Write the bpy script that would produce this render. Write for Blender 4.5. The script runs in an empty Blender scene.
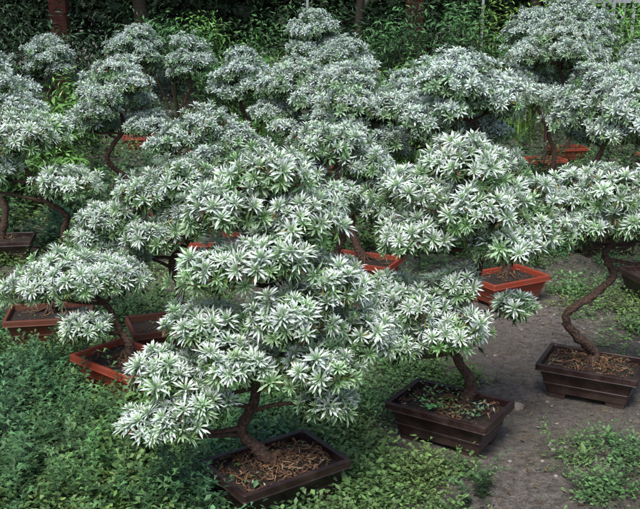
import bpy, math, random
import numpy as np
from mathutils import noise, Vector
S=bpy.context.scene
S.view_settings.view_transform='Standard'
try: S.view_settings.look='None'
except: pass
S.view_settings.exposure=0

# ---------------------------------------------------------------- materials
def nt(name):
    m=bpy.data.materials.new(name); m.use_nodes=True
    n=m.node_tree.nodes; l=m.node_tree.links
    return m,n,l,n['Principled BSDF']
def attr_mat(name,rough=.6,transl=.0,spec=.3,nscale=40,namt=.25,bump=0):
    m,n,l,b=nt(name)
    a=n.new('ShaderNodeAttribute'); a.attribute_name='Col'
    tc=n.new('ShaderNodeTexCoord')
    ns=n.new('ShaderNodeTexNoise'); ns.inputs['Scale'].default_value=nscale; ns.inputs['Detail'].default_value=2
    l.new(tc.outputs['Object'],ns.inputs['Vector'])
    mr=n.new('ShaderNodeMapRange'); mr.inputs[1].default_value=.3; mr.inputs[2].default_value=.7
    mr.inputs[3].default_value=1-namt; mr.inputs[4].default_value=1+namt
    l.new(ns.outputs['Fac'],mr.inputs[0])
    vm=n.new('ShaderNodeVectorMath'); vm.operation='SCALE'
    l.new(a.outputs['Color'],vm.inputs[0]); l.new(mr.outputs[0],vm.inputs['Scale'])
    l.new(vm.outputs[0],b.inputs['Base Color'])
    b.inputs['Roughness'].default_value=rough
    b.inputs['Specular IOR Level'].default_value=spec
    if bump:
        bp=n.new('ShaderNodeBump'); bp.inputs['Strength'].default_value=bump; bp.inputs['Distance'].default_value=.01
        l.new(ns.outputs['Fac'],bp.inputs['Height']); l.new(bp.outputs[0],b.inputs['Normal'])
    return m
M_leaf=attr_mat('silver_leaf',.5,0,.45,60,.10)
M_green=attr_mat('green_leaf',.5,0,.35,30,.25)
M_bark=attr_mat('bark',.85,0,.2,90,.5,.9)
M_litter=attr_mat('litter',.8,0,.2,90,.3)

def soil_mat(name,c1,c2,c3,sc=1.0,bumpd=.02):
    m,n,l,b=nt(name)
    tc=n.new('ShaderNodeTexCoord')
    def noi(s,d=6,r=.6):
        x=n.new('ShaderNodeTexNoise'); x.inputs['Scale'].default_value=s*sc; x.inputs['Detail'].default_value=d; x.inputs['Roughness'].default_value=r
        l.new(tc.outputs['Object'],x.inputs['Vector']); return x
    a=noi(1.3); f=noi(28,8,.7); g=noi(140,4,.7)
    cr=n.new('ShaderNodeValToRGB'); cr.color_ramp.elements[0].position=.35; cr.color_ramp.elements[1].position=.68
    cr.color_ramp.elements[0].color=(*c1,1); cr.color_ramp.elements[1].color=(*c2,1)
    l.new(f.outputs['Fac'],cr.inputs[0])
    mr=n.new('ShaderNodeMapRange'); mr.inputs[1].default_value=.42; mr.inputs[2].default_value=.6
    l.new(a.outputs['Fac'],mr.inputs[0])
    mx=n.new('ShaderNodeMix'); mx.data_type='RGBA'; mx.inputs['B'].default_value=(*c3,1)
    l.new(cr.outputs[0],mx.inputs['A'])
    ml=n.new('ShaderNodeMath'); ml.operation='MULTIPLY'; ml.inputs[1].default_value=.65
    l.new(mr.outputs[0],ml.inputs[0]); l.new(ml.outputs[0],mx.inputs['Factor'])
    m2=n.new('ShaderNodeMix'); m2.data_type='RGBA'; m2.blend_type='MULTIPLY'; m2.inputs['Factor'].default_value=1
    c2r=n.new('ShaderNodeValToRGB'); c2r.color_ramp.elements[0].position=.35; c2r.color_ramp.elements[1].position=.6
    c2r.color_ramp.elements[0].color=(.4,.4,.4,1); c2r.color_ramp.elements[1].color=(1.1,1.1,1.1,1)
    l.new(g.outputs['Fac'],c2r.inputs[0]); l.new(mx.outputs['Result'],m2.inputs['A']); l.new(c2r.outputs[0],m2.inputs['B'])
    l.new(m2.outputs['Result'],b.inputs['Base Color'])
    b.inputs['Roughness'].default_value=.85
    ad=n.new('ShaderNodeMath'); ad.operation='ADD'; l.new(f.outputs['Fac'],ad.inputs[0]); l.new(g.outputs['Fac'],ad.inputs[1])
    bp=n.new('ShaderNodeBump'); bp.inputs['Strength'].default_value=.9; bp.inputs['Distance'].default_value=bumpd
    l.new(ad.outputs[0],bp.inputs['Height']); l.new(bp.outputs[0],b.inputs['Normal'])
    return m
M_ground=soil_mat('earth',(.09,.075,.062),(.38,.335,.29),(.15,.135,.10))
M_potsoil=soil_mat('pot_soil',(.025,.017,.012),(.13,.09,.06),(.05,.035,.025),3,.02)

def pot_mat(name,c,dust,rough):
    m,n,l,b=nt(name)
    tc=n.new('ShaderNodeTexCoord')
    x=n.new('ShaderNodeTexNoise'); x.inputs['Scale'].default_value=9; x.inputs['Detail'].default_value=8; x.inputs['Roughness'].default_value=.7
    l.new(tc.outputs['Object'],x.inputs['Vector'])
    sx=n.new('ShaderNodeSeparateXYZ'); l.new(tc.outputs['Object'],sx.inputs[0])
    mr=n.new('ShaderNodeMapRange'); mr.inputs[1].default_value=.0; mr.inputs[2].default_value=.08; mr.inputs[3].default_value=.25; mr.inputs[4].default_value=0
    l.new(sx.outputs['Z'],mr.inputs[0])
    ad=n.new('ShaderNodeMath'); ad.operation='ADD'; l.new(x.outputs['Fac'],ad.inputs[0]); l.new(mr.outputs[0],ad.inputs[1])
    cr=n.new('ShaderNodeValToRGB'); cr.color_ramp.elements[0].position=.48; cr.color_ramp.elements[1].position=.85
    cr.color_ramp.elements[0].color=(*c,1); cr.color_ramp.elements[1].color=(*dust,1)
    l.new(ad.outputs[0],cr.inputs[0]); l.new(cr.outputs[0],b.inputs['Base Color'])
    r2=n.new('ShaderNodeMapRange'); r2.inputs[3].default_value=rough-.1; r2.inputs[4].default_value=rough+.35
    l.new(x.outputs['Fac'],r2.inputs[0]); l.new(r2.outputs[0],b.inputs['Roughness'])
    bp=n.new('ShaderNodeBump'); bp.inputs['Strength'].default_value=.3; bp.inputs['Distance'].default_value=.004
    l.new(x.outputs['Fac'],bp.inputs['Height']); l.new(bp.outputs[0],b.inputs['Normal'])
    return m
M_potdark=pot_mat('glazed_brown',(.020,.008,.008),(.085,.055,.045),.26)
M_potred=pot_mat('terracotta',(.30,.045,.02),(.20,.09,.055),.45)
M_potmid=pot_mat('brown_clay',(.13,.035,.02),(.12,.08,.05),.45)

# ---------------------------------------------------------------- mesh builder
class MB:
    def __init__(s): s.v=[];s.t=[];s.c=[];s.n=0
    def add(s,v,t,c):
        v=np.asarray(v,float).reshape(-1,3); t=np.asarray(t,int).reshape(-1,3)
        c=np.broadcast_to(np.asarray(c,float),(len(v),3))
        s.v.append(v); s.t.append(t+s.n); s.c.append(c); s.n+=len(v)
    def build(s,name,mat,parent=None,smooth=False):
        v=np.concatenate(s.v); t=np.concatenate(s.t); c=np.concatenate(s.c)
        me=bpy.data.meshes.new(name)
        me.vertices.add(len(v)); me.vertices.foreach_set('co',v.astype(np.float32).ravel())
        me.loops.add(len(t)*3); me.loops.foreach_set('vertex_index',t.astype(np.int32).ravel())
        me.polygons.add(len(t)); me.polygons.foreach_set('loop_start',np.arange(0,len(t)*3,3,dtype=np.int32))
        me.update(calc_edges=True)
        a=me.attributes.new('Col','FLOAT_COLOR','POINT')
        a.data.foreach_set('color',np.concatenate([np.clip(c,0,.95),np.ones((len(v),1))],1).astype(np.float32).ravel())
        me.polygons.foreach_set('use_smooth',np.full(len(me.polygons),smooth,bool))
        me.materials.append(mat)
        o=bpy.data.objects.new(name,me); S.collection.objects.link(o)
        if parent: o.parent=parent
        return o
def inst(mb,tmpl,R,P,tint):
    V,T,C=tmpl; k=len(P)
    if k==0: return
    v=np.einsum('kij,nj->kni',R,V)+P[:,None,:]
    c=C[None]*tint[:,None,:]
    t=T[None]+(np.arange(k)*len(V))[:,None,None]
    mb.add(v.reshape(-1,3),t.reshape(-1,3),c.reshape(-1,3))
def basis(d,rng,scale):
    d=d/np.linalg.norm(d,axis=1,keepdims=True)
    r=rng.normal(size=d.shape); x=np.cross(r,d); x/=np.linalg.norm(x,axis=1,keepdims=True)
    y=np.cross(d,x)
    return np.stack([x,y,d],2)*scale[:,None,None]
def smooth_path(P,sub=5):
    P=[np.array(p,float) for p in P]
    if len(P)<3: return np.array(P)
    Q=[2*P[0]-P[1]]+P+[2*P[-1]-P[-2]]; out=[]
    for i in range(1,len(Q)-2):
        for k in range(sub):
            t=k/sub; a,b,c,d=Q[i-1],Q[i],Q[i+1],Q[i+2]
            out.append(.5*((2*b)+(-a+c)*t+(2*a-5*b+4*c-d)*t*t+(-a+3*b-3*c+d)*t**3))
    out.append(P[-1]); return np.array(out)
def tube(mb,pts,rad,sides,col,rng=None,gnarl=0):
    pts=np.array(pts,float); n=len(pts)
    rad=np.interp(np.linspace(0,1,n),np.linspace(0,1,len(rad)),rad)
    tg=np.gradient(pts,axis=0); tg/=np.linalg.norm(tg,axis=1,keepdims=True)+1e-9
    ref=np.array([.31,.93,.17]); 
    a=np.cross(tg,ref); a/=np.linalg.norm(a,axis=1,keepdims=True)+1e-9
    b=np.cross(tg,a)
    an=np.linspace(0,2*math.pi,sides,endpoint=False)
    rr=rad[:,None]*np.ones((n,sides))
    if gnarl and rng is not None: rr=rr*(1+gnarl*rng.uniform(-1,1,(n,sides)))
    v=pts[:,None,:]+rr[:,:,None]*(np.cos(an)[None,:,None]*a[:,None,:]+np.sin(an)[None,:,None]*b[:,None,:])
    I=np.arange(n-1)[:,None]*sides; J=np.arange(sides)[None]
    p=(I+J).ravel(); q=(I+(J+1)%sides).ravel()
    t=np.concatenate([np.stack([p,q,q+sides],1),np.stack([p,q+sides,p+sides],1)])
    mb.add(v.reshape(-1,3),t,col)

# ---------------------------------------------------------------- rosettes
def leaf_tmpl(lod):
    if lod==0:
        prof=[(.0,.22),(.38,.6),(.70,1.0)]
        v=[];t=[]
        for (s,w) in prof: v+=[(s,-w,.4*w),(s,0,0),(s,w,.4*w)]
        v.append((1,0,.12))
        for i in range(2):
            a=i*3;b=a+3
            t+=[(a,a+1,b+1),(a,b+1,b),(a+1,a+2,b+2),(a+1,b+2,b+1)]
        t+=[(6,7,9),(7,8,9)]
    else:
        v=[(0,0,0),(.62,-1,.35),(.62,0,0),(.62,1,.35),(1,0,.1)]
        t=[(0,2,1),(0,3,2),(1,2,4),(2,3,4)]
    return np.array(v,float),np.array(t)
def rosette(seed,n,ntail,L,lod,wid=.084):
    r=np.random.default_rng(seed); lv,lt=leaf_tmpl(lod)
    V=[];T=[];C=[];k=0
    for i in range(n+ntail):
        tail=i>=n
        f=min(1,i/(n-1)); az=i*2.39996+r.normal()*.15
        if not tail:
            el=math.radians(78-68*f**.8)+r.normal()*.12; ln=L*(.4+.6*min(1,f*1.6))*r.uniform(.85,1.12); oz=-.012*f
        else:
            g=(i-n+1)/max(1,ntail)
            el=math.radians(-8-45*g)+r.normal()*.3; ln=L*r.uniform(.75,1.1); oz=-.016-.05*g
        w=wid*L*r.uniform(.85,1.15)*(.65+.35*min(1,f*2))
        p=lv.copy(); x=p[:,0]*ln; y=p[:,1]*w; z=p[:,2]*w
        z=z-(.10+.14*r.random())*ln*p[:,0]**2*(1 if not tail else 1.6)+.08*ln*p[:,0]
        roll=r.normal()*.25; y,z2=y*math.cos(roll)-z*math.sin(roll),y*math.sin(roll)+z*math.cos(roll)
        ce,se=math.cos(el),math.sin(el)
        X=x*ce-z2*se+.0025; Z=x*se+z2*ce+oz
        ca,sa=math.cos(az),math.sin(az)
        V.append(np.stack([X*ca-y*sa,X*sa+y*ca,Z],1)); T.append(lt+k); k+=len(lv)
        if not tail:
            c0=np.array([.72,.82,.70])*(1-f)+np.array([.83,.92,.93])*f
            c0=c0*r.uniform(.76,1.06)
            if f<.2: c0=c0*np.array([.68,.82,.56])
        else:
            c0=np.array([.11,.20,.05])*r.uniform(.6,1.4)
            q=r.random()
            if q<.10: c0=np.array([.40,.31,.07])
            elif q<.16: c0=np.array([.17,.08,.04])
            elif q<.35: c0=np.array([.34,.45,.30])
        s=lv[:,:1]
        cc=c0[None]*(1-.55*(1-s)**1.5)*np.where(s<.5,np.array([[.80,1,.72]]),1)
        C.append(cc)
    return np.concatenate(V),np.concatenate(T),np.concatenate(C)
ROS={0:[rosette(100+i,23,9,.052,0) for i in range(9)],
     1:[rosette(200+i,17,5,.052,1,.115) for i in range(6)],
     2:[rosette(300+i,11,3,.053,1,.17) for i in range(5)]}

# ---------------------------------------------------------------- pots
def rrect(a,b,r,seg=4):
    pts=[]
    for cx,cy,a0 in ((a-r,b-r,0),(-a+r,b-r,90),(-a+r,-b+r,180),(a-r,-b+r,270)):
        for k in range(seg+1):
            t=math.radians(a0+90*k/seg); pts.append((cx+r*math.cos(t),cy+r*math.sin(t)))
    return pts
def make_pot(parent,mat,a=.21,b=.145,h=.15,seed=0):
    mb=MB()
    prof=[(.70,0.018,.0),(.70,.018,0),(.745,.05,0),(.75,.052,.0025),(.775,.062,.0025),(.78,.064,0),(.86,h-.04,0),(.88,h-.032,0),(.885,h-.030,.004),
          (.985,h-.028,.004),(1.0,h-.024,0),(1.0,h-.003,0),(.992,h,0),(.90,h,0),(.885,h-.004,0),(.86,h-.05,0)]
    N=20; V=[];T=[]
    for s,z,e in prof:
        d=(1-s)*b
        V+=[(x,y,z) for x,y in rrect(a-d+e,b-d+e,.012 if s>.5 else .01)]
    for i in range(len(prof)-1):
        for j in range(N):
            p=i*N+j;q=i*N+(j+1)%N; T+=[(p,q,q+N),(p,q+N,p+N)]
    V.append((0,0,.018)); c=len(V)-1
    for j in range(N): T.append((j,c,(j+1)%N))
    mb.add(V,T,(1,1,1))
    da=a-.3*b; db=b*.70
    for sx in (-1,1):
        for sy in (-1,1):
            cx,cy=sx*(da-.045),sy*(db-.03)
            v=[];
            for z,s in ((-.012,.82),(.0185,1)):
                v+=[(cx+x*s,cy+y*s,z) for x,y in ((-.04,-.026),(.04,-.026),(.04,.026),(-.04,.026))]
            mb.add(v,[(0,1,5),(0,5,4),(1,2,6),(1,6,5),(2,3,7),(2,7,6),(3,0,4),(3,4,7),(0,2,1),(0,3,2)],(1,1,1))
    o=mb.build('pot',mat,parent)
    ms=MB(); n=22; V=[];T=[]
    ai,bi=a-.13*b,b*.87
    for i in range(n+1):
        for j in range(n+1):
            u=-1+2*i/n; w=-1+2*j/n
            z=h-.03+.026*(1-u*u)*(1-w*w)+.006*noise.noise(Vector((u*4+seed,w*4,seed)))+.003*noise.noise(Vector((u*13+seed,w*13,1)))
            V.append((u*ai,w*bi,z))
    for i in range(n):
        for j in range(n):
            p=i*(n+1)+j; T+=[(p,p+n+1,p+n+2),(p,p+n+2,p+1)]
    ms.add(V,T,(1,1,1)); ms.build('soil',M_potsoil,parent,True)
    return h
def pot_roots(parent,seed,n,h,a=.21,b=.145,stem=(0,0)):
    r=np.random.default_rng(seed); mb=MB()
    for i in range(n):
        if i<8:
            an=i*.8+r.random()*.5; L=r.uniform(.05,.11)
            pts=[(stem[0]+math.cos(an)*d*L,stem[1]+math.sin(an)*d*L*.8+r.normal()*.004,h+.03*(1-d)**2-.012*d+r.normal()*.002) for d in (0,.25,.5,.75,1)]
            tube(mb,smooth_path(pts,3),[.008,.003],5,np.array([.09,.055,.035])*r.uniform(.7,1.2)); continue
        x=np.clip(r.normal()*a*.42,-a*.75,a*.75); y=np.clip(r.normal()*b*.42,-b*.7,b*.7); an=r.random()*6.28
        pts=[]
        zb=h-.006-.02*((x/a)**2+(y/b)**2)
        for k in range(6):
            pts.append((x,y,zb+r.uniform(-.004,.016))); an+=r.normal()*.7; st=r.uniform(.008,.024)
            x=np.clip(x+math.cos(an)*st,-a*.84,a*.84); y=np.clip(y+math.sin(an)*st,-b*.8,b*.8)
        c=[(.20,.11,.06),(.14,.075,.045),(.09,.05,.03),(.25,.16,.10)][r.integers(4)]
        tube(mb,smooth_path(pts,2),[r.uniform(.0012,.0034),.001],4,c)
    for i in range(n//2):
        x=r.uniform(-a*.8,a*.8); y=r.uniform(-b*.75,b*.75); L=r.uniform(.006,.014); w=L*.3
        z=h-.022+.026*(1-(x/a)**2)*(1-(y/b)**2)+.005
        Rm=basis(np.array([[0,0,1.]])+r.normal(size=(1,3))*.4,r,np.array([1.]))[0]
        v=np.array([(-L,0,0),(0,-w,.2*w),(L,0,.1*L),(0,w,.5*w)])@Rm.T+np.array([x,y,z])
        c=[(.28,.17,.07),(.16,.09,.04),(.24,.20,.12),(.3,.3,.26),(.10,.18,.05)][r.integers(5)]
        mb.add(v,[(0,1,2),(0,2,3)],c)
    mb.build('surface_roots',M_bark,parent)

# ---------------------------------------------------------------- bonsai
def bonsai(loc,pot,rot,pads,trunk=None,lod=0,size=.80,seed=0,tint=(1,1,1),spacing=.049,roots=25,potweeds=0):
    rng=np.random.default_rng(seed+1000)
    e=bpy.data.objects.new('potted_bonsai',None); S.collection.objects.link(e)
    e.empty_display_size=.1; e.location=(loc[0],loc[1],gh(loc[0],loc[1])+.008)
    h=.15
    make_pot(e,pot,seed=seed)
    pot_roots(e,seed,roots,h)
    if potweeds:
        pw=MB(); P=np.stack([rng.uniform(-.15,.15,potweeds),rng.uniform(-.09,.09,potweeds),np.full(potweeds,h-.012)],1)
        inst(pw,LOW[0],basis(np.array([[0,0,1.]])+rng.normal(size=P.shape)*.2,rng,rng.uniform(.6,1.2,potweeds)),P,np.ones((potweeds,1))*rng.uniform(.8,1.6,(potweeds,3)))
        pw.build('pot_weeds',M_green,e)
    for c in bpy.data.objects:
        if c.parent==e: c.rotation_euler=(0,0,math.radians(rot))
    pads=np.array([tuple(p) if len(p)==6 else (p[0],p[1],p[2],p[3]*.97,p[3]*.9,p[3]*.58) for p in pads],float)
    top=pads[np.argmax(pads[:,2])]
    if trunk is None:
        x1,y1,z1=top[0],top[1],top[2]
        s=rng.choice([-1,1])
        trunk=[(0,0,h-.02)]
        for f,am in ((.2,.05),(.42,-.05),(.62,.035),(.82,-.02)):
            trunk.append((x1*f+s*am+rng.normal()*.012,y1*f+rng.normal()*.03,h+(z1-h)*f))
        trunk.append((x1,y1,z1))
    tp=smooth_path(trunk,6); tp[2:-1]+=rng.normal(size=tp[2:-1].shape)*.0035
    mb=MB(); bc=np.array([.075,.048,.037])
    tube(mb,tp,[.027,.019,.016,.013,.007],9,bc,rng,.2)
    fol=MB(); 
    for i,p in enumerate(pads):
        c=p[:3]; hd=np.hypot(tp[:,0]-c[0],tp[:,1]-c[1])
        cost=np.abs(tp[:,2]-(c[2]-.05-.10*hd))+.15*hd
        st=tp[np.argmin(cost)]
        en=c-np.array([0,0,p[5]*.5])
        mid=(st+en)/2+np.array([rng.normal()*.02,rng.normal()*.02,-.008+rng.normal()*.02])
        m2=st*.25+en*.75+rng.normal(size=3)*.015
        bp=smooth_path([st,mid,m2,en],4)
        tube(mb,bp,[.009,.007,.004],6,bc*1.1,rng,.15)
        sp=spacing*(size/.80)
        area=2*math.pi*((p[3]*p[4])**.8*.5+((p[3]*p[5])**.8+(p[4]*p[5])**.8)*.5)*1.15
        n=int(max(12,area/(sp*sp)*1.02))
        k=np.arange(n)+.5
        zc=1-k/n*1.48; ph=k*2.399963+rng.random()*6
        rr=np.sqrt(np.clip(1-zc*zc,0,1))
        nv=np.stack([rr*np.cos(ph),rr*np.sin(ph),zc],1)+rng.normal(size=(n,3))*.10
        lump=1+.5*np.array([noise.noise(Vector((q[0]*2.6+seed*3.1,q[1]*2.6+i*5.3,q[2]*2.6))) for q in nv])
        rad=rng.uniform(.68,1.14,n)*lump
        rad=np.where(rng.random(n)<.08,rad*1.28,rad)
        P=c+nv*p[3:6]*rad[:,None]
        N=nv/np.array(p[3:6]); N/=np.linalg.norm(N,axis=1,keepdims=True)
        ok=np.ones(n,bool)
        for j,q in enumerate(pads):
            if j==i: continue
            dd=np.sqrt((((P-q[:3])/q[3:6])**2).sum(1))
            ok&=~(dd<.60)
        ok&=rng.random(n)>.09
        P=P[ok];N=N[ok]; n=len(P)
        if n==0: continue
        d=N*.85+np.array([0,-.08,.45])+rng.normal(size=(n,3))*.25
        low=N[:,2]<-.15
        sc=size*rng.uniform(.70,1.18,n)
        Rm=basis(d,rng,sc)
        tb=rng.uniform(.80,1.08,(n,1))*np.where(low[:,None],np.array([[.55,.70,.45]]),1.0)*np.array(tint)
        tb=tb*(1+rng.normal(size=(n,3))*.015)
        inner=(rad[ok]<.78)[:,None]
        tb=np.where(inner,tb*np.array([.74,.84,.66]),tb)  # canopy occlusion put into the tint: inner rosettes darkened
        grn=rng.random(n)<.07
        tb[grn]*=np.array([.70,.88,.60])
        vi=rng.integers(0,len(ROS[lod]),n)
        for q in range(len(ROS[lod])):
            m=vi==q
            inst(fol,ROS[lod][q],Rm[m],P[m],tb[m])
        step=(1,2,4)[lod]
        dn=d/np.linalg.norm(d,axis=1,keepdims=True)
        for q in range(0,n,step):
            a0=P[q]-dn[q]*.012*size; s0=bp[-1-rng.integers(0,6)]
            a1=a0-dn[q]*.03+rng.normal(size=3)*.004
            tube(mb,[s0,(s0+a1)/2+rng.normal(size=3)*.008,a1,a0],[.0030,.0016],3,np.array([.10,.075,.04])*rng.uniform(.6,1.2))
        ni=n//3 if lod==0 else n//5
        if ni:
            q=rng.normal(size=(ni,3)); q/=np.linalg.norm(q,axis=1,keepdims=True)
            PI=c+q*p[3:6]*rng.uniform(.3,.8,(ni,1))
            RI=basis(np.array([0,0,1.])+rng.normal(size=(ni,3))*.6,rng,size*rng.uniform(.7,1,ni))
            TI=np.array([[.10,.18,.05]])*rng.uniform(.5,1.1,(ni,1))  # old green inner leaves, coloured extra dark as painted canopy shade
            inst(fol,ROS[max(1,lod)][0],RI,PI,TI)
    fol.build('foliage',M_leaf,e)
    mb.build('trunk',M_bark,e,True)
    return e
def dome(cx,cy,cz,W,Hh,seed,n1=6,n2=5,sub=.5):
    r=np.random.default_rng(seed); P=[(cx+r.normal()*.04,cy,cz+Hh*.5,W*sub*1.0)]
    for k in range(n1):
        a=k*6.283/n1+r.random()*.7; P.append((cx+W*.52*math.cos(a),cy+W*.45*math.sin(a),cz+Hh*(.1+r.uniform(-.25,.22)),W*sub*r.uniform(.65,1.1)))
    for k in range(n2):
        a=k*6.283/n2+r.random()*.9; P.append((cx+W*.66*math.cos(a),cy+W*.58*math.sin(a),cz-Hh*(.36+r.uniform(-.25,.3)),W*sub*r.uniform(.5,.95)))
    return P
def gh(x,y):
    return .018*noise.noise(Vector((x*.9,y*.9,3)))+.010*noise.noise(Vector((x*3.5,y*3.5,7)))
def sprig(seed,kind):
    r=np.random.default_rng(seed); V=[];T=[];C=[];k=0
    lv=np.array([(0,0,0),(.45,-1,.25),(.45,0,0),(.45,1,.25),(1,0,-.1)],float) if kind!='low' else np.array([(0,0,0),(.6,-1,.15),(.6,0,-.02),(.6,1,.15),(1,0,-.15)],float)
    lt=np.array([(0,2,1),(0,3,2),(1,2,4),(2,3,4)])
    def leaf(o,az,el,L,w,c):
        nonlocal k
        x=lv[:,0]*L;y=lv[:,1]*w;z=lv[:,2]*w
        ce,se=math.cos(el),math.sin(el);X=x*ce-z*se;Z=x*se+z*ce;ca,sa=math.cos(az),math.sin(az)
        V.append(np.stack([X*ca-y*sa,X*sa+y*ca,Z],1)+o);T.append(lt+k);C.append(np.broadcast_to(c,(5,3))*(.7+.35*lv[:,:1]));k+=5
    if kind=='low':
        for b in range(3):
            a0=r.random()*6.28; 
            for j in range(6):
                s=j*.010+.004; o=np.array([math.cos(a0)*s,math.sin(a0)*s,.008+.012*j*r.uniform(.2,1)])
                c=np.array([.125,.235,.08])*r.uniform(.55,1.35)
                leaf(o,a0+(-1)**j*r.uniform(.6,1.5),r.uniform(-.1,.6),r.uniform(.010,.020),r.uniform(.0032,.006),c)
    elif kind=='broad':
        for j in range(9):
            a0=j*2.4; el=r.uniform(.15,1.0); c=np.array([.13,.26,.07])*r.uniform(.6,1.3)
            leaf(np.array([0,0,.01+.006*j]),a0,el,r.uniform(.03,.055),r.uniform(.006,.010),c)
    else:
        Hh=r.uniform(.08,.17); lean=r.normal(size=2)*.04
        n=11
        for j in range(n):
            f=j/(n-1); o=np.array([lean[0]*f*f,lean[1]*f*f,Hh*f]); 
            for s in (0,1,2):
                c=np.array([.085,.20,.078])*r.uniform(.55,1.3)*(.35+.9*f)  # shade between the weeds painted in: leaves darken towards the stem base
                az=j*1.2+s*2.1+r.normal()*.3; L=r.uniform(.02,.036)*(1.1-.5*f); el=r.uniform(-.1,.7)
                leaf(o,az,el,L,L*.14,c)
                d=np.array([math.cos(az)*math.cos(el),math.sin(az)*math.cos(el),math.sin(el)])*L*.45
                leaf(o+d,az+.7,el,L*.55,L*.1,c); leaf(o+d,az-.7,el,L*.55,L*.1,c)
    return np.concatenate(V),np.concatenate(T),np.concatenate(C)
LOW=[sprig(i,'low') for i in range(7)]; TALL=[sprig(50+i,'tall') for i in range(7)]; BROAD=[sprig(80+i,'broad') for i in range(5)]

D=M_potdark;T_=M_potred;Mi=M_potmid
bonsai((-.147,2.73),D,35,[(-.02,.06,1.11,.11),(-.14,.02,1.01,.12),(.10,.04,.97,.12),(0,-.05,.87,.13),(-.16,-.02,.82,.12),(.17,-.02,.77,.12),
  (.26,0,.61,.12),(.05,-.12,.69,.12),(.15,-.12,.54,.12),(-.23,-.03,.64,.11),(-.34,-.05,.49,.11),(-.31,-.13,.36,.09),(-.11,-.12,.55,.11),(.17,-.1,.41,.08),(-.39,-.1,.33,.08),(-.22,-.14,.42,.07)],
  trunk=[(0,0,.13),(-.07,-.01,.2),(-.11,-.02,.27),(-.07,-.02,.37),(-.05,0,.5),(.04,.02,.65),(-.02,.03,.8),(-.01,.06,1.08)],lod=0,seed=1,roots=190)
bonsai((.50,3.2),D,-33,[(.04,.04,1.06,.15),(-.13,.06,.96,.14),(.2,.06,.94,.14),(.05,-.08,.92,.15),(.27,0,.83,.12),(-.15,-.03,.82,.12),(.15,-.1,.80,.11),
  (-.15,-.08,.57,.12),(-.03,-.14,.49,.12),(-.27,-.03,.6,.10),(.22,-.05,.56,.065),(0,-.05,.64,.075),(-.2,-.13,.43,.08)],
  trunk=[(.05,0,.13),(.08,0,.22),(.02,-.01,.33),(-.02,0,.42),(.03,.02,.55),(.1,.03,.7),(.04,.04,1.0)],lod=0,seed=2,roots=70,potweeds=14)
bonsai((1.17,3.62),D,-27,[(.02,0,.89,.15),(.2,0,.87,.15),(-.13,.05,.87,.11),(.12,-.1,.78,.12),(.3,.08,.8,.14),(.32,-.05,.68,.12),(-.1,-.08,.76,.08)],
  trunk=[(0,0,.13),(.0,0,.2),(-.1,-.02,.29),(-.13,-.02,.37),(-.03,-.02,.45),(.06,0,.53),(.02,0,.62),(.05,0,.7),(.02,0,.86)],lod=0,seed=3,roots=130)
bonsai((-.85,3.68),T_,-40,[(-.17,0,.50,.15,.14,.08),(-.35,0,.47,.11,.11,.07),(-.02,.05,.50,.11,.11,.07),(-.14,-.12,.33,.09,.08,.05),(-.25,.06,.54,.11,.11,.07)],
  trunk=[(0,0,.13),(.02,0,.2),(-.02,0,.27),(-.05,0,.36),(-.17,0,.47)],lod=0,seed=4,roots=50)
bonsai((-1.36,4.3),Mi,10,[(.14,0,.80,.14,.13,.07),(-.08,0,1.02,.15,.14,.1),(-.28,0,.98,.15),(-.2,-.05,.88,.12),(.02,.05,1.06,.11),(-.38,0,.8,.11)],
  trunk=[(0,0,.13),(.1,0,.3),(.13,0,.42),(.1,0,.55),(.12,0,.64),(.02,0,.72),(-.05,0,.85),(-.1,0,1.0)],lod=0,seed=5)
bonsai((-.72,4.15),Mi,20,[(-.27,.0,.66,.13),(-.1,0,.78,.13),(.08,0,.84,.14),(.12,-.05,.66,.13),(-.05,-.1,.6,.11),(-.22,-.03,.48,.11),(.22,0,.72,.11),(-.38,0,.56,.09)],lod=0,seed=6,tint=(.94,.95,.95))
bonsai((.05,4.36),T_,-35,[(0,0,.98,.15),(.17,0,.88,.13),(-.15,0,.86,.13),(.24,-.02,.68,.12),(.05,-.05,.75,.13),(-.1,0,.62,.13),(.3,0,.80,.09)],lod=0,seed=7,tint=(.92,.94,.94))
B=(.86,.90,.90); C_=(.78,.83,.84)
bonsai((.27,5.3),T_,-25,dome(-.02,0,1.02,.36,.38,8,6,6,.43),lod=1,seed=8,tint=B)
bonsai((1.06,4.92),T_,30,dome(-.28,.1,1.14,.36,.32,9,7,6,.42),lod=1,seed=9,spacing=.044,tint=(.92,.96,.98))
bonsai((1.95,6.0),D,10,dome(.0,.1,1.0,.4,.34,10,6,4,.45),lod=1,seed=10,tint=B)
bonsai((1.98,5.0),D,10,dome(-.08,0,1.04,.38,.34,11,6,5,.42),lod=1,seed=11,tint=(.92,.95,.95))
bonsai((-1.45,6.5),Mi,15,dome(0,0,1.0,.32,.36,12,6,5,.46),lod=1,seed=12,spacing=.044,tint=B)
bonsai((-.72,5.8),T_,5,[(-.15,0,.82,.14),(0,0,.9,.14),(.16,0,.82,.14),(.28,0,.75,.11),(-.28,0,.76,.11),(0,-.1,.7,.12)],lod=1,seed=13,tint=B)
bonsai((-2.12,5.8),D,10,[(0,0,1.15,.17),(.18,0,1.0,.15),(-.15,0,.9,.17),(.1,0,.8,.13),(.28,-.1,.85,.11)],lod=1,seed=14,tint=B)
bonsai((-.1,6.7),Mi,-15,dome(0,0,.98,.38,.38,15,sub=.46),lod=1,seed=15,tint=B)
bonsai((.72,6.6),T_,-15,dome(0,0,.92,.34,.36,16),lod=1,seed=16,tint=C_)
bonsai((1.95,7.6),T_,-15,dome(0,0,1.2,.46,.44,17),lod=1,seed=17,tint=B)
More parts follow.
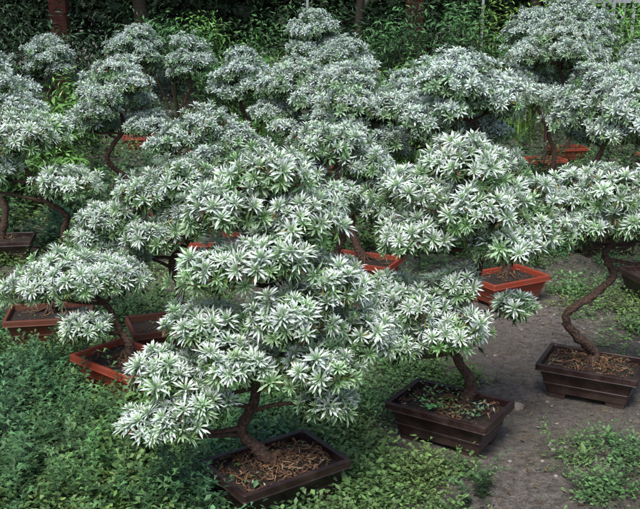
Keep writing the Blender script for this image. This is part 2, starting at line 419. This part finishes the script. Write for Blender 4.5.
bonsai((2.75,7.2),Mi,-15,dome(0,0,1.05,.46,.42,18),lod=1,seed=18,tint=B)
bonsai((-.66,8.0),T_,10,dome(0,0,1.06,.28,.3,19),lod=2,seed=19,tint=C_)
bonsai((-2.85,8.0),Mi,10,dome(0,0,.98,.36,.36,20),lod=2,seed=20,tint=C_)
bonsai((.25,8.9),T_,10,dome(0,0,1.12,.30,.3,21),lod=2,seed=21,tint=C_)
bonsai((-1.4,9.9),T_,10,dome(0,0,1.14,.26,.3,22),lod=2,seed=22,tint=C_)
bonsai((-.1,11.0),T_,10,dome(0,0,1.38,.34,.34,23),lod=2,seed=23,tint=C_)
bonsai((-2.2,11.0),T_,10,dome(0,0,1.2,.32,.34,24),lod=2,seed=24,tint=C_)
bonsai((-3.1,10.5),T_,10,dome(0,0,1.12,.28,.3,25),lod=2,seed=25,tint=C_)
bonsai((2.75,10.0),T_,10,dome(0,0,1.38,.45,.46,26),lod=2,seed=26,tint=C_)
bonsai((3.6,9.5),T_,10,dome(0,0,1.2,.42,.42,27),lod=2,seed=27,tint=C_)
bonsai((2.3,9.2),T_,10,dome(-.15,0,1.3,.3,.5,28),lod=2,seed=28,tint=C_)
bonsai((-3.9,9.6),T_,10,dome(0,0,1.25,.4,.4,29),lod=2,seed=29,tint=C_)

# ---------------------------------------------------------------- ground
def axis(lo,hi,f0,f1,fs):
    a=list(np.arange(f0,f1,fs)); s=fs;x=f1
    while x<hi: a.append(x); s*=1.25; x+=s
    a.append(hi); s=fs;x=f0-fs; b=[]
    while x>lo: b.append(x); s*=1.25; x-=s
    b.append(lo); return np.array(b[::-1]+a)
xs=axis(-120,120,-2.6,2.6,.035); ys=axis(-60,160,1.8,6.5,.035)
mb=MB(); X,Y=np.meshgrid(xs,ys); 
Z=np.array([gh(a,b)+ (.008*noise.noise(Vector((a*12,b*12,1))) if abs(a)<3 and 1<b<7 else 0) for a,b in zip(X.ravel(),Y.ravel())])
nx=len(xs);ny=len(ys); I=(np.arange(ny-1)[:,None]*nx+np.arange(nx-1)[None]).ravel()
mb.add(np.stack([X.ravel(),Y.ravel(),Z],1),np.concatenate([np.stack([I,I+1,I+nx+1],1),np.stack([I,I+nx+1,I+nx],1)]),(1,1,1))
mb.build('ground',M_ground,None,True)

# ---------------------------------------------------------------- weeds
pos=[(1.03,2.98,.26,1.0),(1.35,3.1,.22,.7),(.3,2.8,.22,.9),(.05,2.55,.3,.5),(.37,3.9,.26,.9),(-.13,3.68,.35,1.),(1.62,4.75,.35,.9),(.75,3.75,.2,.6),(-.9,3.0,.7,1.4),(-1.5,4.6,.7,.8),(-1.6,3.6,.6,1.2),(-.4,3.2,.35,.8),(.1,4.9,.4,.5),(1.9,4.3,.25,.5),(1.35,3.95,.15,.5),(-.35,2.5,.3,.8),(.75,2.5,.12,.5)]
neg=[(.9,3.36,.3,1.),(.66,2.72,.2,1.0),(1.1,4.4,.35,1.),(1.5,3.35,.25,.9),(.8,4.1,.2,.5)]
def dens(x,y):
    d=.16+.8*noise.noise(Vector((x*1.6,y*1.6,11)))+.9*noise.noise(Vector((x*6,y*6,5)))
    for a,b,s,w in pos: d+=w*math.exp(-((x-a)**2+(y-b)**2)/(2*s*s))*.7
    for a,b,s,w in neg: d-=w*math.exp(-((x-a)**2+(y-b)**2)/(2*s*s))
    if y>5.5: d+=.35
    return d
potl=[((-.147,2.73),35),((.50,3.2),-33),((1.17,3.62),-27),((-.85,3.68),-40),((-1.36,4.3),10),((.05,4.36),-35),((-.72,4.15),20),((.27,5.3),-25),((1.06,4.92),30)]
def inpot(x,y):
    for (a,b),r in potl:
        c,s=math.cos(math.radians(-r)),math.sin(math.radians(-r)); u=(x-a)*c-(y-b)*s; v=(x-a)*s+(y-b)*c
        if abs(u)<.20 and abs(v)<.135: return True
    return False
rng=np.random.default_rng(5)
def scatter(mb,tm,n,xr,yr,fn,smin,smax):
    P=[];s=[];t=[]
    for _ in range(n):
        y=yr[0]+(yr[1]-yr[0])*rng.random()**1.3
        hw=min(xr,.42*y+.35); x=rng.uniform(-hw,hw)
        d=fn(x,y)
        if rng.random()<d and not inpot(x,y):
            P.append((x,y,gh(x,y))); s.append(rng.uniform(smin,smax)*(.65+.45*min(d,1.2)))
            g=noise.noise(Vector((x*2,y*2,20))); g2=noise.noise(Vector((x*7,y*7,3)))
            t.append(np.array([1+.6*g+.3*g2,1+.3*g,1+.2*g2])*rng.uniform(.65,1.2))
    P=np.array(P);s=np.array(s);t=np.array(t); Rm=basis(np.array([[0,0,1.]])+rng.normal(size=P.shape)*.2,rng,s)
    vi=rng.integers(0,len(tm),len(P))
    for q in range(len(tm)):
        m=vi==q; inst(mb,tm[q],Rm[m],P[m],t[m])
    return len(P)
mb=MB()
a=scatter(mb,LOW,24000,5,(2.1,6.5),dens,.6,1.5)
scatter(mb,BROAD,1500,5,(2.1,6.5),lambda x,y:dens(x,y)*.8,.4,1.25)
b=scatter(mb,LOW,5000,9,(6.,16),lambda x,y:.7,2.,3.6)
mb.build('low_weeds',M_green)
mb=MB()
def dt(x,y):
    d=-.2+1.2*math.exp(-((x+1.05)**2/(2*.5**2)+(y-2.95)**2/(2*.45**2)))+1.1*math.exp(-((x+1.7)**2/(2*.4**2)+(y-3.8)**2/(2*.5**2)))+.6*noise.noise(Vector((x*3,y*3,2)))
    d+=.4*math.exp(-((x+.45)**2/(2*.25**2)+(y-2.5)**2/(2*.25**2)))
    if y>6: d+=.4
    return d
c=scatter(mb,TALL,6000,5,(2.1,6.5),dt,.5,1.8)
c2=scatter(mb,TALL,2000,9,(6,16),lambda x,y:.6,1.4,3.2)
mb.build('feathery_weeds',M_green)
print('sprigs',a,b,c,c2)
mb=MB()
for i in range(1500):
    y=rng.uniform(2.3,6); hw=.42*y+.3; x=rng.uniform(-hw,hw)
    if inpot(x,y): continue
    z=gh(x,y)+.008; an=rng.random()*6.28
    if i%3==0:
        L=rng.uniform(.02,.08); d=np.array([math.cos(an),math.sin(an),rng.normal()*.08])*L
        p=np.array([x,y,z]); tube(mb,[p,p+d*.5+rng.normal(size=3)*.003,p+d],[.0015,.001],3,np.array([.16,.10,.06])*rng.uniform(.6,1.4))
    else:
        L=rng.uniform(.006,.018); w=L*.35; Rm=basis(np.array([[0,0,1.]])+rng.normal(size=(1,3))*.35,rng,np.array([1.]))[0]
        v=np.array([(-L,0,0),(0,-w,.2*w),(L,0,.1*L),(0,w,.5*w)])@Rm.T+np.array([x,y,z+.002])
        cc=[(.28,.17,.07),(.16,.09,.04),(.30,.25,.12),(.3,.31,.27)][rng.integers(4)]
        mb.add(v,[(0,1,2),(0,2,3)],np.array(cc)*rng.uniform(.5,1.1))
mb.build('leaf_litter',M_litter)
def stone(mb,x,y,r,c,seed):
    n=8;m=6;V=[];T=[]
    for i in range(m+1):
        th=math.pi*i/m
        for j in range(n):
            ph=6.283*j/n; d=np.array([math.sin(th)*math.cos(ph),math.sin(th)*math.sin(ph),math.cos(th)])
            k=1+.35*noise.noise(Vector(d*1.6)+Vector((seed,0,0)))
            V.append(d*k*np.array([r,r*.8,r*.55])+np.array([x,y,gh(x,y)+r*.15]))
    for i in range(m):
        for j in range(n):
            a=i*n+j;b=i*n+(j+1)%n; T+=[(a,a+n,b+n),(a,b+n,b)]
    mb.add(V,T,c)
mb=MB()
for i in range(900):
    y=rng.uniform(2.3,5.5); hw=.42*y+.3; x=rng.uniform(-hw,hw)
    if inpot(x,y): continue
    stone(mb,x,y,rng.uniform(.003,.011)*(1.6 if i%23==0 else 1),np.array([.28,.25,.22])*rng.uniform(.5,1.3),i)
stone(mb,.83,3.5,.035,(.24,.2,.17),77); stone(mb,.78,3.53,.025,(.18,.16,.14),78)
mb.build('pebbles',M_litter)

# ---------------------------------------------------------------- background
def cloud(mb,c,rad,n,L,col,rng,asp=.35,shell=.55):
    q=rng.normal(size=(n,3)); q/=np.linalg.norm(q,axis=1,keepdims=True)
    lum=np.array([1+.35*noise.noise(Vector(v*2.3)+Vector(c)) for v in q])
    P=np.array(c)+q*np.array(rad)*(rng.uniform(shell,1.05,n)*lum)[:,None]
    V=np.array([(-.5,0,0),(0,-asp/2,.06),(.5,0,-.06),(0,asp/2,.06)])
    Rm=basis(q*.5+np.array([0,0,.6])+rng.normal(size=(n,3))*.5,rng,L*rng.uniform(.6,1.3,n))
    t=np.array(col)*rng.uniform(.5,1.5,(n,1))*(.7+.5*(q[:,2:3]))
    inst(mb,(V,np.array([(0,1,2),(0,2,3)]),np.ones((4,3))),Rm,P,np.clip(t,0.005,1))
def tree(x,y,H,cr,col,seed,tr=.13,L=.16,n=900,asp=.4,name='tree',zmin=.45):
    r=np.random.default_rng(seed)
    e=bpy.data.objects.new(name,None); S.collection.objects.link(e); e.location=(x,y,0)
    mb=MB(); tp=smooth_path([(0,0,-.05),(r.normal()*.06,0,H*.3),(r.normal()*.15,r.normal()*.1,H*.6),(r.normal()*.2,0,H)],5)
    tube(mb,tp,[tr*1.25,tr,tr*.7,tr*.3],9,(.05,.04,.03),r,.1); f=MB()
    for k in range(9):
        a=k*2.4; z=H*r.uniform(zmin,1.); R=cr*r.uniform(.4,.9)
        en=np.array([math.cos(a)*R,math.sin(a)*R,z+cr*.2]); st=tp[int(len(tp)*min(.95,(z/H)*.8))]
        tube(mb,smooth_path([st,(st+en)/2+r.normal(size=3)*.1,en],3),[tr*.4,tr*.12],5,(.05,.04,.03))
        cloud(f,en,(cr*.55,cr*.55,cr*.4),n,L,col,r,asp)
    mb.build('trunk',M_bark,e,True); f.build('foliage',M_green,e)
def shrub(x,y,w,h,col,seed,L=.08,n=1500,asp=.3,name='shrub'):
    r=np.random.default_rng(seed); e=bpy.data.objects.new(name,None); S.collection.objects.link(e); e.location=(x,y,0)
    f=MB(); mb=MB()
    for k in range(6):
        a=k*2.4; c=np.array([math.cos(a)*w*.45,math.sin(a)*w*.45,h*r.uniform(.35,.85)])
        tube(mb,[(0,0,0),c*.5+r.normal(size=3)*.03,c],[.02,.006],5,(.06,.05,.03))
        cloud(f,c,(w*.45,w*.45,h*.3),n//6,L,col,r,asp,.3)
    mb.build('stems',M_bark,e); f.build('foliage',M_green,e)
def grassy(x,y,w,h,col,seed,n=260):
    r=np.random.default_rng(seed); f=MB()
    for k in range(n):
        bx,by=r.normal()*w*.2,r.normal()*w*.2; a=r.random()*6.28; hh=h*r.uniform(.4,1.1); ln=hh*r.uniform(.2,.7); wd=r.uniform(.004,.010)
        s=np.linspace(0,1,6); cx=bx+math.cos(a)*ln*s**2; cy=by+math.sin(a)*ln*s**2; cz=hh*(s-.35*s**3)
        ww=wd*(1-s**2)+.001; px,py=-math.sin(a),math.cos(a)
        V=np.concatenate([np.stack([cx+px*ww,cy+py*ww,cz],1),np.stack([cx-px*ww,cy-py*ww,cz],1)]); T=[]
        for i in range(5): T+=[(i,i+1,i+7),(i,i+7,i+6)]
        f.add(V,T,np.array(col)*r.uniform(.5,1.4))
    o=f.build('grass_clump',M_green); o.location=(x,y,0)
r=np.random.default_rng(31)
i=0
for x in np.arange(-13,14,2.1):
    i+=1; tree(x+r.normal()*.4,21.5+r.normal()*.8,r.uniform(4,5.5),2.1,(.022,.045,.018),400+i,n=600,L=.34,asp=.6)
for x in np.arange(-12,13,1.3):
    i+=1; shrub(x+r.normal()*.2,19.6+r.normal()*.3,2.0,r.uniform(3.0,4.0),(.018,.04,.018),700+i,L=.30,n=1300,asp=.6)
for x in np.arange(-12,13,1.2):
    i+=1; shrub(x+r.normal()*.2,18.2+r.normal()*.3,1.6,r.uniform(1.9,2.8),(.03,.07,.025),500+i,L=.13,n=1500,asp=.4)
G1=(.13,.29,.07);G2=(.075,.19,.065);G3=(.035,.08,.035);G4=(.18,.32,.07)
for x,y,w,h,c in [(-4.0,12.5,1.2,1.6,G3),(-1.3,13.2,1.,1.5,G1),(-.6,14.0,1.2,1.8,G2),(1.5,12.8,1.0,1.75,G2),(2.3,12.6,.9,1.6,G2),(1.0,13.8,.9,1.9,G3),
    (3.0,13.2,1.2,2.0,G4),(4.4,13,1.5,2.2,G1),(5.6,13.5,1.6,2.3,G2),(-4.6,9.5,1.0,1.2,G2),(-2.75,9.2,.8,1.0,G1),(-5.3,13,1.5,2,G3),(.8,10.2,.7,1.15,G1),(.4,13.4,1,1.4,G2),(-2.9,13.6,1.3,1.9,G3),
    (-1.95,12.6,.9,1.5,G2),(-3.6,7.3,.8,.9,G1),(1.4,9.0,.6,.9,G2),(3.4,11.6,1.2,1.6,G1),(-.9,10.6,.7,1.1,G2),(-6.3,14.2,1.6,2.4,G3),(-2.3,7.3,.55,.7,G1),(1.9,14.6,1.0,2.0,G3)]:
    i+=1; shrub(x,y,w,h,c,600+i,L=.085,n=2000)
for x,y,w,h,c in [(-.95,12.0,1.2,1.6,G1),(2.45,12.0,1.,1.6,G4),(-3.3,9.2,.9,1.0,G1),(1.1,11.5,1,1.4,G1),(-1.0,9.2,.6,.8,G1),(.75,8.4,.6,.8,G1)]:
    i+=1; grassy(x,y,w,h,c,900+i)
tree(-5.3,14.5,5.0,1.6,(.02,.04,.018),881,tr=.24,zmin=.6)
tree(-3.0,15.5,5.0,1.5,(.02,.04,.018),882,tr=.12,zmin=.6)
tree(.6,15.0,4.8,1.5,(.02,.04,.018),883,tr=.07,zmin=.6)
tree(3.6,15.6,4.8,1.5,(.02,.04,.018),884,tr=.1,zmin=.6)

m,n,l,b=nt('brick'); tc=n.new('ShaderNodeTexCoord'); mp=n.new('ShaderNodeMapping'); mp.inputs['Rotation'].default_value=(math.radians(90),0,0)
bt=n.new('ShaderNodeTexBrick'); bt.inputs['Scale'].default_value=4.5; bt.inputs['Color1'].default_value=(.20,.05,.03,1); bt.inputs['Color2'].default_value=(.12,.035,.022,1); bt.inputs['Mortar'].default_value=(.12,.09,.08,1); bt.inputs['Mortar Size'].default_value=.015
l.new(tc.outputs['Object'],mp.inputs[0]); l.new(mp.outputs[0],bt.inputs[0]); l.new(bt.outputs['Color'],b.inputs['Base Color']); b.inputs['Roughness'].default_value=.9
M_brick=m
m,n,l,b=nt('grey_metal'); b.inputs['Base Color'].default_value=(.36,.40,.40,1); b.inputs['Roughness'].default_value=.5; M_metal=m
m,n,l,b=nt('concrete'); b.inputs['Base Color'].default_value=(.3,.29,.27,1); b.inputs['Roughness'].default_value=.9; M_conc=m
def box(name,c,s,mat,par=None):
    x,y,z=[q/2 for q in s]
    me=bpy.data.meshes.new(name)
    me.from_pydata([(a*x,b_*y,c_*z) for a in(-1,1) for b_ in(-1,1) for c_ in(-1,1)],[],[(0,1,3,2),(4,6,7,5),(0,4,5,1),(2,3,7,6),(0,2,6,4),(1,5,7,3)])
    me.materials.append(mat); o=bpy.data.objects.new(name,me); S.collection.objects.link(o); o.location=c
    if par: o.parent=par
    return o
for px,py in ((-4.75,17.0),(1.7,16.8)):
    e=bpy.data.objects.new('brick_pillar',None); S.collection.objects.link(e); e.location=(px,py,0)
    box('shaft',(0,0,1.4),(.3,.3,2.8),M_brick,e); box('cap',(0,0,2.85),(.4,.4,.1),M_conc,e)
for x,y in ((2.55,14.6),(-.2,14.9)):
    mb=MB(); tube(mb,[(x,y,-.02),(x,y,1.5),(x+.01,y,3)],[.026,.024,.022],10,(1,1,1)); mb.build('metal_pole',M_metal,None,True)
e=bpy.data.objects.new('picket_fence',None); S.collection.objects.link(e); e.location=(5.3,15.6,0)
for k in range(12): box('slat',(-.9+k*.17,0,1.1),(.06,.025,2.2),M_metal,e)
box('rail',(0.05,.03,.5),(2.1,.03,.07),M_metal,e); box('rail',(0.05,.03,1.8),(2.1,.03,.07),M_metal,e)

# ---------------------------------------------------------------- light, world, camera
w=bpy.data.worlds.new('World'); S.world=w; w.use_nodes=True
n=w.node_tree.nodes; l=w.node_tree.links; bg=n['Background']; sk=n.new('ShaderNodeTexSky'); sk.sky_type='NISHITA'; sk.sun_disc=False
sk.sun_elevation=math.radians(58); sk.sun_rotation=math.radians(200); sk.dust_density=3; sk.air_density=1
l.new(sk.outputs[0],bg.inputs[0]); bg.inputs[1].default_value=.15
sd=bpy.data.lights.new('sun','SUN'); sd.energy=3.4; sd.angle=math.radians(25); sd.color=(1,.97,.93)
so=bpy.data.objects.new('sun',sd); S.collection.objects.link(so)
el=math.radians(58); az=math.radians(200)
dirv=Vector((math.sin(az)*math.cos(el),math.cos(az)*math.cos(el),math.sin(el)))
so.rotation_euler=dirv.to_track_quat('Z','Y').to_euler()
cd=bpy.data.cameras.new('camera'); co=bpy.data.objects.new('camera',cd); S.collection.objects.link(co)
co.location=(0,0,1.6); co.rotation_euler=(math.radians(75),0,0); cd.sensor_width=36; cd.lens=50.6; cd.clip_end=500; cd.clip_start=.05
S.camera=co
